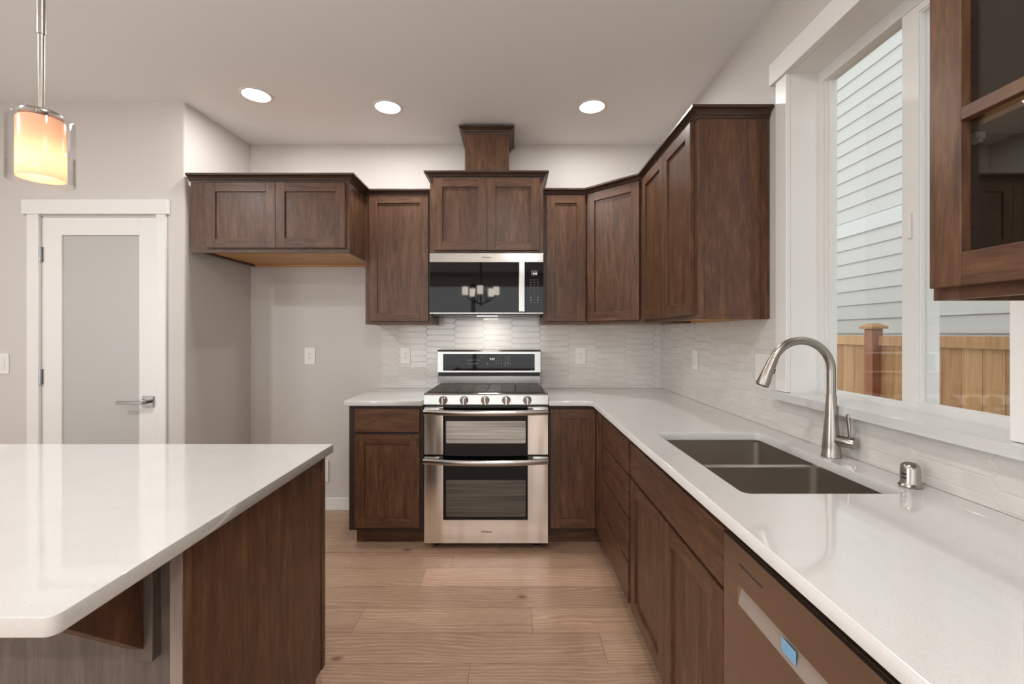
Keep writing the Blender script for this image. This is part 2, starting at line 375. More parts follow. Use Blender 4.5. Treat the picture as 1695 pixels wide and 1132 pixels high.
# right wall with the window opening
WY0, WY1, WZ0, WZ1 = 1.005, 1.823, 1.053, 2.378
b = B(); b.box(XR, 1.30, WY1+.015, YB, 0, ZC); b.box(XR, 1.30, -4.8, WY0-.015, 0, ZC); b.box(XR, 1.30, WY0-.015, WY1+.015, 0, WZ0); b.box(XR, 1.30, WY0-.015, WY1+.015, WZ1+.015, ZC)
struct('wall_right', b, wallp)
b = B(); b.hexa([(-2.15,2.88,0),(-2.004,2.76,0),(-1.962,YB,0),(-2.15,YB,0),(-2.15,2.88,ZC),(-2.004,2.76,ZC),(-1.962,YB,ZC),(-2.15,YB,ZC)]); b = B(); b.prism([(-2.168,2.76,0)]+[(-2.018+.014*math.sin(a), 2.774-.014*math.cos(a), 0) for a in (0,.4,.8,1.2,1.5708)]+[(-1.962,YB,0),(-2.15,YB,0),(-2.15,2.88,0),(-2.168,2.88,0)], (0,0,ZC))
struct('wall_alcove', b, wallp, smooth=30)
DX0, DX1, DZ = -2.885, -2.168, 2.043
b = B(); b.box(-4.8, DX0, 2.76, 2.88, 0, ZC); b.box(DX0, DX1, 2.76, 2.88, DZ, ZC)
struct('wall_pantry', b, wallp)
b = B(); b.box(-4.8, -4.6, -2.8, 3.0, 0, .45); b.box(-4.8, -4.6, -2.8, 3.0, 2.45, ZC); b.box(-4.8, -4.6, -4.8, -2.8, 0, ZC); b.box(-4.8, -4.6, -.4, 3.0, .45, 2.45)
struct('wall_left', b, wallp)
b = B(); b.box(-4.8, 1.3, -4.8, -4.6, 0, .4); b.box(-4.8, 1.3, -4.8, -4.6, 2.5, ZC); b.box(-4.8, -2.7, -4.8, -4.6, .4, 2.5); b.box(.9, 1.3, -4.8, -4.6, .4, 2.5)
struct('wall_rear', b, wallp)
wf = empty('window_2', (-.9, -4.6, .4), kind='structure')
for x0, x1 in ((-2.7,-2.62), (-.95,-.85), (.82,.9)): obj('window_frame', B().box(x0, x1, -4.62, -4.56, .4, 2.5), vinyl, wf)
for z0, z1 in ((.4,.48), (2.42,2.5)): obj('window_frame', B().box(-2.7, .9, -4.62, -4.56, z0, z1), vinyl, wf)
for x0, x1 in ((-2.82,-2.7), (.9,1.02)): obj('casing', B().box(x0, x1, -4.6, -4.58, .3, 2.5), white, wf)
obj('casing', B().box(-2.85, 1.05, -4.6, -4.575, 2.5, 2.63), white, wf)
wf = empty('added_window_3', (-4.6, -1.6, .45), kind='structure')  # unseen window added as an opening for the left fill light
for y0, y1 in ((-2.8,-2.72), (-1.65,-1.55), (-.48,-.4)): obj('window_frame', B().box(-4.62, -4.56, y0, y1, .45, 2.45), vinyl, wf)
for z0, z1 in ((.45,.53), (2.37,2.45)): obj('window_frame', B().box(-4.62, -4.56, -2.8, -.4, z0, z1), vinyl, wf)
# baseboards
struct('baseboard_back', B().box(-1.957, -1.012, YB-.014, YB, 0, .092), white, bevel=.003)
b = B(); b.hexa([(-2.004+.002,2.765,0),(-1.988,2.765,0),(-1.950,YB-.016,0),(-1.964,YB-.016,0),(-2.002,2.765,.092),(-1.988,2.765,.092),(-1.950,YB-.016,.092),(-1.964,YB-.016,.092)])
struct('baseboard_alcove', b, white)
b = B(); b.box(-4.6, -2.962, 2.746, 2.76, 0, .092); b.box(-2.108, -2.006, 2.746, 2.76, 0, .092); struct('baseboard_pantry', b, white)

# pantry door
d = empty('door_1', (-2.53, 2.76, 0), kind='structure'); d['label'] = 'white pantry door with a full frosted glass panel'
b = B(); b.box(-2.875, -2.762, 2.762, 2.797, .008, 2.035); b.box(-2.287, -2.178, 2.762, 2.797, .008, 2.035)
b.box(-2.762, -2.287, 2.762, 2.797, 1.9275, 2.035); b.box(-2.762, -2.287, 2.762, 2.797, .008, .25)
obj('door_slab', b, white, d, bevel=.002)
obj('glass_panel', B().box(-2.766, -2.283, 2.774, 2.784, .246, 1.932), frost, d, label='frosted glass panel')
b = B(); b.box(DX0, -2.878, 2.765, 2.87, 0, DZ); b.box(-2.175, DX1, 2.765, 2.87, 0, DZ); b.box(DX0, DX1, 2.765, 2.87, 2.038, DZ); obj('door_jamb', b, white, d)
obj('casing', B().box(-2.957, -2.885, 2.742, 2.76, 0, DZ+.009), white, d, bevel=.002)
obj('casing', B().box(-2.168, -2.110, 2.742, 2.76, 0, DZ+.009), white, d, bevel=.002)
obj('head_casing', B().box(-2.983, -2.095, 2.735, 2.76, DZ+.009, DZ+.096), white, d, bevel=.002)
for z in (1.81, 1.06, .3):
    hb = B(); hb.cyl((-2.882, 2.752, z-.045), (-2.882, 2.752, z+.045), .0065, n=12); hb.box(-2.895, -2.870, 2.757, 2.7625, z-.045, z+.045)
    obj('hinge', hb, chrome, d, smooth=40)
h = obj('handle_plate', B().box(-2.262, -2.192, 2.752, 2.763, .872, .942), chrome, d, bevel=.002)
b = B(); b.cyl((-2.227, 2.753, .91), (-2.227, 2.705, .91), .013, n=20); b.box(-2.375, -2.214, 2.697, 2.709, .898, .918)
obj('lever', b, chrome, h, bevel=.002, smooth=40)

# ------------------------------------------------------------------ window over the sink
wd = empty('window_1', (1.2, 1.414, 1.053), kind='structure'); wd['label'] = 'white sliding window above the sink'
b = B(); b.box(XR, 1.30, WY1, WY1+.014, WZ0+.03, WZ1); b.box(XR, 1.30, WY0-.014, WY0, WZ0+.03, WZ1); b.box(XR, 1.30, WY0-.014, WY1+.014, WZ1, WZ1+.014)
obj('jamb', b, white, wd)
obj('casing', B().box(1.111, XR, WY1, 1.897, 1.085, WZ1), white, wd, bevel=.002)
obj('casing', B().box(1.111, XR, .931, WY0, 1.085, WZ1), white, wd, bevel=.002)
obj('head_casing', B().box(1.100, XR, .905, 1.925, WZ1, 2.469), white, wd, bevel=.002)
b = B(); b.box(1.083, 1.245, WY0, WY1, 1.054, 1.084); b.box(1.083, XR-.001, .91, WY0, 1.054, 1.084); b.box(1.083, XR-.001, WY1, 1.896, 1.054, 1.084)
obj('window_sill', b, quartz, wd, label='white quartz sill')
def ring(b, x0, x1, y0, y1, z0, z1, wy, wz, mi=0):
    b.box(x0, x1, y0, y0+wy, z0, z1, mi); b.box(x0, x1, y1-wy, y1, z0, z1, mi); b.box(x0, x1, y0+wy, y1-wy, z0, z0+wz, mi); b.box(x0, x1, y0+wy, y1-wy, z1-wz, z1, mi)
zb, zt = 1.085, 2.378
b = B(); ring(b, 1.243, 1.292, WY0, WY1, zb-.03, zt, .020, .045); ring(b, 1.253, 1.292, WY0+.018, WY1-.018, zb, zt-.012, .010, .012)
ring(b, 1.263, 1.292, 1.400, WY1-.026, zb, zt-.02, .010, .016)
b.box(1.262, 1.312, 1.380, 1.415, zb, zt); obj('window_frame', b, vinyl, wd)
b = B(); ring(b, 1.2455, 1.2615, WY0+.024, 1.436, zb+.001, zt-.046, .058, .024); ring(b, 1.250, 1.2605, WY0+.075, 1.383, zb+.02, zt-.065, .010, .010)
obj('sash', b, vinyl, wd)
obj('glass_pane', B().box(1.2720, 1.2735, 1.41, 1.80, zb+.01, zt-.03), wglass, wd)
obj('glass_pane', B().box(1.2560, 1.2575, 1.08, 1.38, zb+.02, zt-.065), wglass, wd)
obj('sash_latch', B().box(1.236, 1.246, 1.398, 1.410, 1.62, 1.70), vinyl, wd, bevel=.003)

# ------------------------------------------------------------------ outside
struct('ground', B().box(1.3, 9, -4, 14, -.6, -.5), gravel)
nh = empty('neighbor_house', (4.31, 5, -.5), 'grey lap-sided house wall seen beyond the fence through the window', 'house')
b = B(); z = -.45; i = 0
while z < 7.0:
    if not (2.50 < z < 2.70):
        b.prism([(4.318, -3, z), (4.300, -3, z-.004), (4.318, -3, z+.186), (4.34, -3, z+.186)], (0, 15, 0)); 
    z += .178
b.box(4.33, 4.6, -3, 12, -.5, 7.1)
obj('siding', b, siding, nh)
obj('band_board', B().box(4.292, 4.33, -3, 12, 2.565, 2.742), sidingband, nh, label='lighter flat band board')
fn = empty('cedar_fence', (3.12, 4, -.5), 'cedar board fence with a capped post outside the window', 'fence')
y = .6
while y < 8.5:
    yy = y; obj('fence_board', B().box(3.115, 3.131, yy, yy+.137, -.45, 1.29), cedar, fn); y += .140
PY = 3.80
for (y0, y1) in ((.6, PY), (PY+.09, 8.5)): obj('rail', B().box(3.09, 3.115, y0, y1, 1.222, 1.306), cedar, fn, bevel=.003)
for y0 in (1.3, PY, 6.3):
    pz = 1.365
    p = obj('post', B().box(3.045, 3.135, y0, y0+.09, -.5, pz), cedarpost, fn, bevel=.003)
    cb = B(); cb.box(3.020, 3.160, y0-.025, y0+.115, pz, pz+.018)
    q = [(3.020,y0-.025,pz+.018),(3.160,y0-.025,pz+.018),(3.160,y0+.115,pz+.018),(3.020,y0+.115,pz+.018)]
    v = [cb.bm.verts.new(a) for a in q]; t4 = [cb.bm.verts.new((3.09+sx*.03, y0+.045+sy*.03, pz+.045)) for sx, sy in ((-1,-1),(1,-1),(1,1),(-1,1))]
    for a in range(4): cb.face([v[a], v[(a+1)%4], t4[(a+1)%4], t4[a]])
    cb.face(t4); obj('post_cap', cb, cedar, p)

# ------------------------------------------------------------------ backsplash
def pickets(name, uv2w, nrm, regions, u_off, v_off, label):
    Pp, hh, tip, g, dp = .213, .0448, .021, .0011, .0075
    b = B(); n = Vector(nrm)
    us = [r[0] for r in regions]+[r[1] for r in regions]; vs = [r[2] for r in regions]+[r[3] for r in regions]
    for (u0, u1, v0, v1) in regions:
        t = B(); 
        c0 = math.floor((u0-u_off)/Pp)-1; c1 = math.ceil((u1-u_off)/Pp)+1
        for ci in range(c0, c1+1):
            cu = u_off+ci*Pp; r0 = math.floor((v0-v_off)/hh)-1; r1 = math.ceil((v1-v_off)/hh)+1
            for ri in range(r0, r1+1):
                cv = v_off+ri*hh+(hh/2 if ci % 2 else 0)
                rnd = random.Random(ci*97+ri*13+int(u_off*100)); tu, tv = rnd.uniform(-.004,.004), rnd.uniform(-.010,.010); dz = rnd.uniform(-.0006, .0006)
                def hexp(ins): 
                    Lh = (Pp+tip)/2-g-ins*1.2; h2 = hh/2-g/2-ins
                    return [(-Lh,0),(-Lh+tip,-h2),(Lh-tip,-h2),(Lh,0),(Lh-tip,h2),(-Lh+tip,h2)]
                rings = []
                for ins, d in ((0,0),(0,dp-.002),(.0007,dp-.0006),(.002,dp)):
                    rings.append([t.bm.verts.new((cu+a, cv+c, d+(tu*a+tv*c+dz if d else 0))) for a, c in hexp(ins)])
                for q in range(3):
                    for e in range(6): t.face([rings[q][e], rings[q][(e+1)%6], rings[q+1][(e+1)%6], rings[q+1][e]])
                t.face(rings[3])
        for co, no in (((u0,0,0),(-1,0,0)), ((u1,0,0),(1,0,0)), ((0,v0,0),(0,-1,0)), ((0,v1,0),(0,1,0))):
            bmesh.ops.bisect_plane(t.bm, geom=t.bm.verts[:]+t.bm.edges[:]+t.bm.faces[:], plane_co=co, plane_no=no, clear_outer=True)
        me = bpy.data.meshes.new('t'); t.bm.to_mesh(me); t.bm.free()
        for v in me.vertices: v.co = Vector(uv2w(v.co.x, v.co.y)) + n*v.co.z
        b.bm.from_mesh(me); bpy.data.meshes.remove(me)
    for f in b.bm.faces: f.material_index = 0
    for (u0, u1, v0, v1) in regions:
        a = [uv2w(u0,v0), uv2w(u1,v0), uv2w(u1,v1), uv2w(u0,v1)]
        b.prism([Vector(p)+n*.0003 for p in a], n*.0061, 1)
    return obj(name, b, [tile, grout], label=label, cat='backsplash')
TY, TX = YB-.0005, XR-.0005
pickets('tile_backsplash', lambda u, v: (u, TY, v), (0,-1,0), [(-.973, -.5451, .915, 1.388), (-.5449, .2115, .915, 1.448), (.2117, 1.122, .915, 1.388)], .107, 1.0, 'glossy off-white picket tile backsplash on the back wall behind the range')
pickets('tile_backsplash', lambda u, v: (TX, u, v), (-1,0,0), [(1.897, 3.377, .915, 1.388), (-.1, 1.8969, .915, 1.053)], 2.217, .985, 'off-white picket tile backsplash on the right wall behind sink and faucet')

# ------------------------------------------------------------------ wall cabinets
fb = lambda y: F((0, y), (1, 0), (0, -1))     # fronts facing the camera
fr_ = lambda x: F((x, 0), (0, 1), (-1, 0))    # fronts of the right-hand run
# over the refrigerator alcove
t = empty('wall_cabinet', (-1.48, 3.08, 1.8225), 'wide two-door wall cabinet above the empty refrigerator alcove', 'cabinet')
f = fb(2.78); wall_body(f, -1.929, -1.001, 1.8225, 2.29, YB-.002-2.78, t)
for a, c in ((-1.877,-1.452), (-1.450,-1.025)): shaker('door', f, a, c, 1.850, 2.252, t)
obj('filler_strip', B().box(-1.985, -1.929, 2.783, 2.80, 1.8225, 2.26), wood_v, t)
b = B(); b.sweep([(-1.990, 2.78), (-1.001, 2.78), (-1.001, 3.08-.044)], CROWN(2.303)); obj('crown_molding', b, wood_x, t, bevel=.001)
# left of the microwave
t = empty('wall_cabinet', (-.77, 3.2, 1.387), 'tall single-door wall cabinet left of the microwave', 'cabinet')
f = fb(3.08); wall_body(f, -1.0005, -.5465, 1.387, 2.29, YB-.002-3.08, t)
shaker('door', f, -.972, -.568, 1.408, 2.268, t)
b = B(); b.sweep([(-1.0005, 3.08), (-.5465, 3.08)], CROWN(2.303)); obj('crown_molding', b, wood_x, t, bevel=.001)
# over the microwave
t = empty('wall_cabinet', (-.165, 3.2, 1.866), 'raised two-door wall cabinet directly above the microwave', 'cabinet')
f = fb(3.005); wall_body(f, -.5455, .2105, 1.866, 2.39, YB-.002-3.005, t)
for a, c in ((-.5177,-.1650), (-.1632,.1855)): shaker('door', f, a, c, 1.877, 2.355, t)
b = B(); b.sweep([(-.5455, YB-.005), (-.5455, 3.005), (.2105, 3.005), (.2105, YB-.005)], CROWN(2.401, .042, .036)); obj('crown_molding', b, wood_x, t, bevel=.001)
# chimney box
t = empty('duct_cover', (-.168, 3.2, 2.391), 'small crowned wooden chimney box standing on the cabinet above the microwave', 'duct cover')
obj('box_panel', B().box(-.319, -.018, 3.06, YB-.002, 2.3915, 2.70), wood_v, t, bevel=.001)
b = B(); b.sweep([(-.319, YB-.005), (-.319, 3.06), (-.018, 3.06), (-.018, YB-.005)], CROWN(2.725, .046, .036)); obj('crown_molding', b, wood_x, t, bevel=.001)
# right of the microwave
t = empty('wall_cabinet', (.36, 3.2, 1.387), 'narrow single-door wall cabinet right of the microwave', 'cabinet')
f = fb(3.08); wall_body(f, .2120, .5095, 1.387, 2.29, YB-.002-3.08, t); shaker('door', f, .237, .500, 1.408, 2.268, t)
# diagonal corner
t = empty('corner_cabinet', (.9, 3.2, 1.387), 'diagonal single-door wall cabinet in the corner of the room', 'cabinet')
cx0, cy0, cx1, cy1 = .5105, 3.08, .815, 2.7755
pl = [(cx0, cy0), (cx1, cy1), (XR-.002, cy1), (XR-.002, YB-.002), (cx0, YB-.002)]
obj('carcass', B().prism([(x, y, 1.405) for x, y in pl], (0,0,.885)), wood_v, t, bevel=.0008)
obj('underside_panel', B().prism([(x*.98+.02*.85, y*.98+.02*3.15, 1.400) for x, y in pl], (0,0,.0045)), maple, t)
fd = F((cx0, cy0), (cx1-cx0, cy1-cy0), (-1, -1)); dl = math.hypot(cx1-cx0, cy1-cy0)
b = B(); fd.box(b, 0, dl, -.018, 0, 1.387, 1.4049); obj('bottom_rail', b, wood_h, t)
shaker('door', fd, .022, dl-.022, 1.408, 2.268, t)
# right wall pair
t = empty('wall_cabinet', (.97, 2.37, 1.387), 'two-door wall cabinet on the right wall between corner and window', 'cabinet')
f = fr_(.815); wall_body(f, 1.969, 2.7745, 1.387, 2.29, XR-.002-.815, t)
for a, c in ((2.008, 2.370), (2.373, 2.742)): shaker('door', f, a, c, 1.408, 2.268, t)
obj('end_panel', B().box(.815, .839, 1.9645, 1.969, 1.387, 2.262), wood_v, t, bevel=.001); obj('end_panel', B().box(1.092, 1.115, 1.9645, 1.969, 1.387, 2.262), wood_v, t, bevel=.001)
b = B(); b.sweep([(.2120, 3.08), (cx0, 3.08), (.815, 2.7755), (.815, 1.969), (XR-.005, 1.969)], CROWN(2.308))
obj('crown_molding', b, wood_x, None, bevel=.001, label='dark stained crown molding running along the tops of the right-hand wall cabinets', cat='molding')
# glass cabinet
t = empty('glass_cabinet', (.97, .46, 1.387), 'glass-door wall cabinet at the right edge in front of the window', 'cabinet')
Yc0, Yc1 = .05, .87; xb = XR-.002; b = B()
b.box(.815, xb, Yc1-.016, Yc1, 1.387, 2.29); b.box(.815, xb, Yc0, Yc0+.016, 1.387, 2.29); b.box(.8155, xb, Yc0+.016, Yc1-.016, 2.27, 2.29)
b.box(.815, .833, Yc0+.016, Yc0+.05, 1.387, 2.27); b.box(.815, .833, Yc1-.05, Yc1-.016, 1.387, 2.27); b.box(.815, .833, Yc0+.05, Yc1-.05, 1.387, 1.425, 1); b.box(.815, .833, Yc0+.05, Yc1-.05, 2.235, 2.27, 1)
obj('carcass', b, [wood_v, wood_h], t, bevel=.001)
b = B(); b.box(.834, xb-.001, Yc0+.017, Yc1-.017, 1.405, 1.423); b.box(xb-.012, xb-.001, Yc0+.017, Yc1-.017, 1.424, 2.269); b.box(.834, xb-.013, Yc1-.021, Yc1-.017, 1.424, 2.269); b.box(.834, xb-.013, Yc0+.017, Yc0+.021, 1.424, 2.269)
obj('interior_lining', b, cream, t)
for z in (1.70, 1.99): obj('shelf', B().box(.845, xb-.015, Yc0+.023, Yc1-.023, z, z+.018), shelfm, t, bevel=.001)
for k in range(14): b = B(); b.cyl((.87, Yc1-.0216, 1.47+k*.055), (.87, Yc1-.0206, 1.47+k*.055), .003, n=8); obj('pin_hole', b, slot, t)
for z in (1.69, 1.98):
    b = B(); b.box(.862, .880, Yc1-.034, Yc1-.0212, z-.003, z+.009); b.cyl((.871, Yc1-.0212, z-.006), (.871, Yc1-.034, z-.006), .005, n=10); obj('shelf_clip', b, plast, t)
for (a, c) in ((.463, .857), (.063, .457)):
    f = fr_(.815); b = B(); st = .060
    f.box(b, a, a+st, .0005, .02, 1.409, 2.268); f.box(b, c-st, c, .0005, .02, 1.409, 2.268)
    f.box(b, a+st, c-st, .0005, .02, 2.208, 2.268, 1); f.box(b, a+st, c-st, .0005, .02, 1.409, 1.468, 1); f.box(b, a+st, c-st, .004, .02, 1.701, 1.724, 1); f.box(b, a+st, c-st, .004, .02, 1.99, 2.013, 1)
    dd = obj('door', b, [wood_v, wood_h], t, bevel=.0015)
    b = B(); f.box(b, a+st-.004, c-st+.004, .001, .0035, 1.464, 2.212); obj('glass_pane', b, cglass, dd)
b = B(); b.sweep([(XR-.005, .87), (.815, .87), (.815, .05)][::-1], [(-o, z) for o, z in CROWN(2.308)]); obj('crown_molding', b, wood_x, t)

# ------------------------------------------------------------------ base cabinets
ZT = .884
def base_body(b, x0, x1, y0, y1): b.box(x0, x1, y0, y1, .11, ZT-.001)
t = empty('base_cabinet', (-.775, 3.08, 0), 'small base cabinet with one drawer and door left of the range', 'cabinet')
b = B(); base_body(b, -1.005, -.5455, 2.782, YB-.003); obj('carcass', b, dark_w, t, bevel=.001)
obj('toe_kick', B().box(-.985, -.5455, 2.865, YB-.003, 0, .1095), wood_h, t)
f = fb(2.782); slabfront('drawer_front', f, -.964-.001, -.566, .719, .862, t); shaker('door', f, -.965, -.566, .131, .703, t)
t = empty('corner_cabinet', (.7, 3.08, 0), 'corner base cabinet with two narrow doors right of the range', 'cabinet')
b = B(); b.prism([(.2275,2.782,.11),(.535,2.782,.11),(.535,2.5725,.11),(XR-.003,2.5725,.11),(XR-.003,YB-.003,.11),(.2275,YB-.003,.11)], (0,0,ZT-.111)); obj('carcass', b, dark_w, t, bevel=.001)
obj('toe_kick', B().prism([(.2275,2.865,0),(.610,2.865,0),(.610,2.5725,0),(XR-.003,2.5725,0),(XR-.003,YB-.003,0),(.2275,YB-.003,0)], (0,0,.1095)), wood_h, t)
shaker('door', fb(2.782), .240, .513, .129, .859, t); shaker('door', fr_(.535), 2.582, 2.759, .129, .855, t)
t = empty('drawer_cabinet', (.82, 2.27, 0), 'base cabinet with a stack of four drawers between corner and sink cabinet', 'cabinet')
b = B(); base_body(b, .535, XR-.003, 1.9725, 2.5715); obj('carcass', b, dark_w, t, bevel=.001); obj('toe_kick', B().box(.610, XR-.003, 1.9725, 2.5715, 0, .1095), wood_h, t)
for z0, z1 in ((.700,.851), (.508,.690), (.316,.497), (.129,.305)): slabfront('drawer_front', fr_(.535), 1.992, 2.550, z0, z1, t)
t = empty('sink_cabinet', (.82, 1.524, 0), 'wide two-door base cabinet beneath the sink', 'cabinet')
b = B(); base_body(b, .535, .57, 1.0765, 1.9715); b.box(.571, XR-.003, 1.0765, 1.094, .11, ZT-.001); b.box(.571, XR-.003, 1.954, 1.9715, .11, ZT-.001); b.box(.571, XR-.003, 1.095, 1.953, .11, .13)
obj('carcass', b, dark_w, t, bevel=.001); obj('toe_kick', B().box(.610, XR-.003, 1.0765, 1.9715, 0, .1095), wood_h, t)
slabfront('false_front', fr_(.535), 1.096, 1.952, .706, .849, t)
for a, c in ((1.096, 1.5225), (1.5255, 1.952)): shaker('door', fr_(.535), a, c, .129, .693, t, st=.06)
t = empty('base_cabinet', (.82, .18, 0), 'base cabinet beyond the dishwasher at the near end of the right counter', 'cabinet')
b = B(); base_body(b, .535, XR-.003, -.1, .4675); obj('carcass', b, wood_x, t); obj('toe_kick', B().box(.610, XR-.003, -.1, .4675, 0, .1095), wood_h, t)
shaker('door', fr_(.535), -.08, .448, .129, .849, t)

# ------------------------------------------------------------------ countertops
curve_slab('countertop', [(-1.02,2.737), (-.5445,2.737), (-.5445,YB-.002), (-1.02,YB-.002)], [], ZT, .914, quartz, label='short white quartz countertop left of the range', cat='countertop')
ch = [(.459,2.737)] + [(.459+.03*math.sin(a), 2.707+.03*math.cos(a)) for a in (0.0, .4, .8, 1.2, 1.5708)][1:]
out = [(.2265,YB-.002), (.2265,2.737), (.455,2.737), (.476,2.729), (.489,2.705), (.489,-.12), (XR-.002,-.12), (XR-.002,YB-.002)]
hole = rrect(.595, 1.017, 1.153, 1.860, .022)[::-1]
curve_slab('countertop', out, [hole], ZT, .914, quartz, label='long L-shaped white quartz countertop holding the sink', cat='countertop')
# sink
t = empty('kitchen_sink', (.806, 1.506, .65), 'undermount stainless double bowl sink in the right counter', 'sink')
def bowl(b, x0, x1, y0, y1, z0, z1, r=.022):
    n = 6; loops = []
    for ins, z, rr in ((0, z1, r), (0, z0+.03, r), (.008, z0+.010, r), (.03, z0, .03)):
        loops.append([b.bm.verts.new((x, y, z)) for x, y in rrect(x0+ins, x1-ins, y0+ins, y1-ins, rr, n)])
    for q in range(3):
        A, Bq = loops[q], loops[q+1]
        for i in range(len(A)): j = (i+1) % len(A); b.face([A[i], A[j], Bq[j], Bq[i]])
    b.face(loops[-1])
DV = 1.527
b = B(); bowl(b, .592, 1.020, DV+.012, 1.863, .66, .8755); obj('bowl', b, sinks, t, smooth=35)
b = B(); bowl(b, .592, 1.020, 1.150, DV-.012, .66, .8755); obj('bowl', b, sinks, t, smooth=35)
b = B(); b.box(.592, 1.020, DV-.0122, DV+.0122, .868, .8765); obj('divider', b, steel('bright_steel', (200,196,190), .22, (1,12,12)), t, bevel=.003, seg=3)
b = B(); 
for y0, y1 in ((1.125, 1.1502), (1.8628, 1.888)): b.box(.570, 1.042, y0, y1, .8745, ZT-.0002)
b.box(.570, .5922, 1.1502, 1.8628, .8745, ZT-.0002); b.box(1.0198, 1.042, 1.1502, 1.8628, .8745, ZT-.0002); obj('rim', b, sinks, t)
for yc in (1.34, 1.695):
    b = B(); b.lathe([(0,.6612),(.03,.6612),(.044,.6640),(.045,.6605),(0,.6605)], (.82, yc), 28); obj('drain', b, nickel, t, smooth=40)
# faucet
fx, fy = 1.065, 1.50
t = empty('kitchen_faucet', (fx, fy, .914), 'brushed nickel gooseneck pull-down faucet behind the sink', 'faucet')
b = B(); b.lathe([(0,.9145),(.029,.9145),(.0295,.918),(.0275,.922),(.0265,.95),(.0225,1.0),(.0175,1.06),(.0145,1.119),(.0138,1.121),(.0138,1.123),(0,1.123)], (fx, fy), 40); obj('body', b, nickel, t, smooth=40)
cz, R = 1.200, .100; cxx = fx-R
path = [(fx, fy, 1.121), (fx, fy, 1.16)] + [(cxx+R*math.cos(math.radians(a)), fy-.0, cz+R*math.sin(math.radians(a))) for a in range(0, 157, 6)]
b = B(); b.tube(path, .0135, 24); sp = obj('spout', b, nickel, t, smooth=50)
a = math.radians(156); e = Vector((cxx+R*math.cos(a), fy, cz+R*math.sin(a))); dr = Vector((-math.sin(a), 0, math.cos(a)))
b = B(); b.tube([e, e+dr*.003, e+dr*.0035, e+dr*.04, e+dr*.095, e+dr*.098], [.0135,.0135,.0145,.0165,.0205,.0195], 28); b.cyl(e+dr*.0981, e+dr*.0990, .0165, n=24, mi=1)
hd = obj('spray_head', b, [nickel, black], t, smooth=40)
side = Vector((-dr.z, 0, dr.x)); side = side if side.x > 0 else -side
b = B()
for q0, q1 in ((.030,.047), (.062,.08)): b.tube([e+dr*q0+side*.0165, e+dr*q1+side*.0195], [.004,.004], 8)
obj('spray_button', b, black, hd)
hv = Vector((.42, -.90, 0)).normalized(); hc = Vector((fx, fy, .972))
b = B(); b.tube([hc, hc+hv*.036], [.0165,.0165], 28); b.tube([hc+hv*.0365, hc+hv*.072, hc+hv*.0735], [.0172,.0172,.0160], 28); hb = obj('handle', b, nickel, t, smooth=40)
b = B(); lc = hc+hv*.056; b.tube([lc+Vector((0,0,.012)), lc+Vector((-.006,0,.09)), lc+Vector((-.0065,0,.0915))], [.0042,.0062,.0052], 16); obj('lever', b, nickel, hb, smooth=40)
# air gap
b = B(); b.lathe([(0,.9145),(.0255,.9145),(.0265,.918),(.0235,.922),(.0215,.926),(.0215,.962),(.0195,.972),(.013,.978),(0,.980)], (1.068, 1.206), 36)
for z in (.938, .948): b.box(1.0445, 1.0500, 1.196, 1.206, z, z+.004, 1)
obj('air_gap_cap', b, [nickel, slot], None, smooth=40, label='short brushed nickel air gap cap standing on the counter right of the faucet', cat='air gap')
# dishwasher
t = empty('dishwasher', (.82, .77, 0), 'stainless built-in dishwasher under the right counter near the camera', 'dishwasher')
obj('tub', B().box(.53, XR-.004, .472, 1.073, .10, .872), black, t)
obj('toe_panel', B().box(.60, XR-.004, .472, 1.073, 0, .0995), black, t)
b = B(); b.box(.515, .5295, .474, 1.070, .115, .853); dx0 = .5042
b.box(dx0, .5149, .474, 1.070, .115, .722); b.box(dx0, .5149, .474, 1.070, .766, .853); b.box(dx0, .5149, 1.003, 1.070, .722, .766); b.box(dx0, .5149, .474, .541, .722, .766)
dp = obj('door', b, ssd, t, bevel=.0008)
b = B(); b.hexa([(.5048,.5412,.7222),(.5145,.5412,.7222),(.5148,1.0028,.7222),(.5048,1.0028,.7222),(.5130,.5412,.7658),(.5148,.5412,.7658),(.5148,1.0028,.7658),(.5130,1.0028,.7658)])
obj('handle_pocket', b, pocketm, t, label='recessed pocket handle')
obj('protective_film', B().box(.5040, .5060, .80, .842, .732, .757), film, t, label='scrap of light blue film', bevel=.001)
b = B(); b.box(.5036, .5043, .905, .998, .8115, .8150, 1); b.box(.5034, .5043, .904, .999, .8108, .8115); b.box(.5034, .5043, .904, .999, .8150, .8157); obj('vent_slot', b, [chrome, slot], t)

# ------------------------------------------------------------------ range
RX0, RX1 = -.535, .222
t = empty('gas_range', (-.1565, 3.05, 0), 'stainless double oven gas range between the base cabinets', 'range')
obj('body', B().box(RX0+.004, RX1-.004, 2.79, 3.365, .045, .9275), enamel, t)
for x in (-.47, .157):
    for y in (2.83, 3.30): b = B(); b.cyl((x, y, 0), (x, y, .012), .02, n=16); b.cyl((x, y, .012), (x, y, .046), .009, n=12); obj('foot', b, black, t, smooth=40)
def bowed(b, x0, x1, yf, yb, z0, z1, bow, n=16, mi=0):
    for i in range(n):
        a0 = x0+(x1-x0)*i/n; a1 = x0+(x1-x0)*(i+1)/n; g = lambda a: bow*(1-((a-(x0+x1)/2)/((x1-x0)/2))**2)
        b.hexa([(a0,yf-g(a0),z0),(a1,yf-g(a1),z0),(a1,yb,z0),(a0,yb,z0),(a0,yf-g(a0),z1),(a1,yf-g(a1),z1),(a1,yb,z1),(a0,yb,z1)], mi)
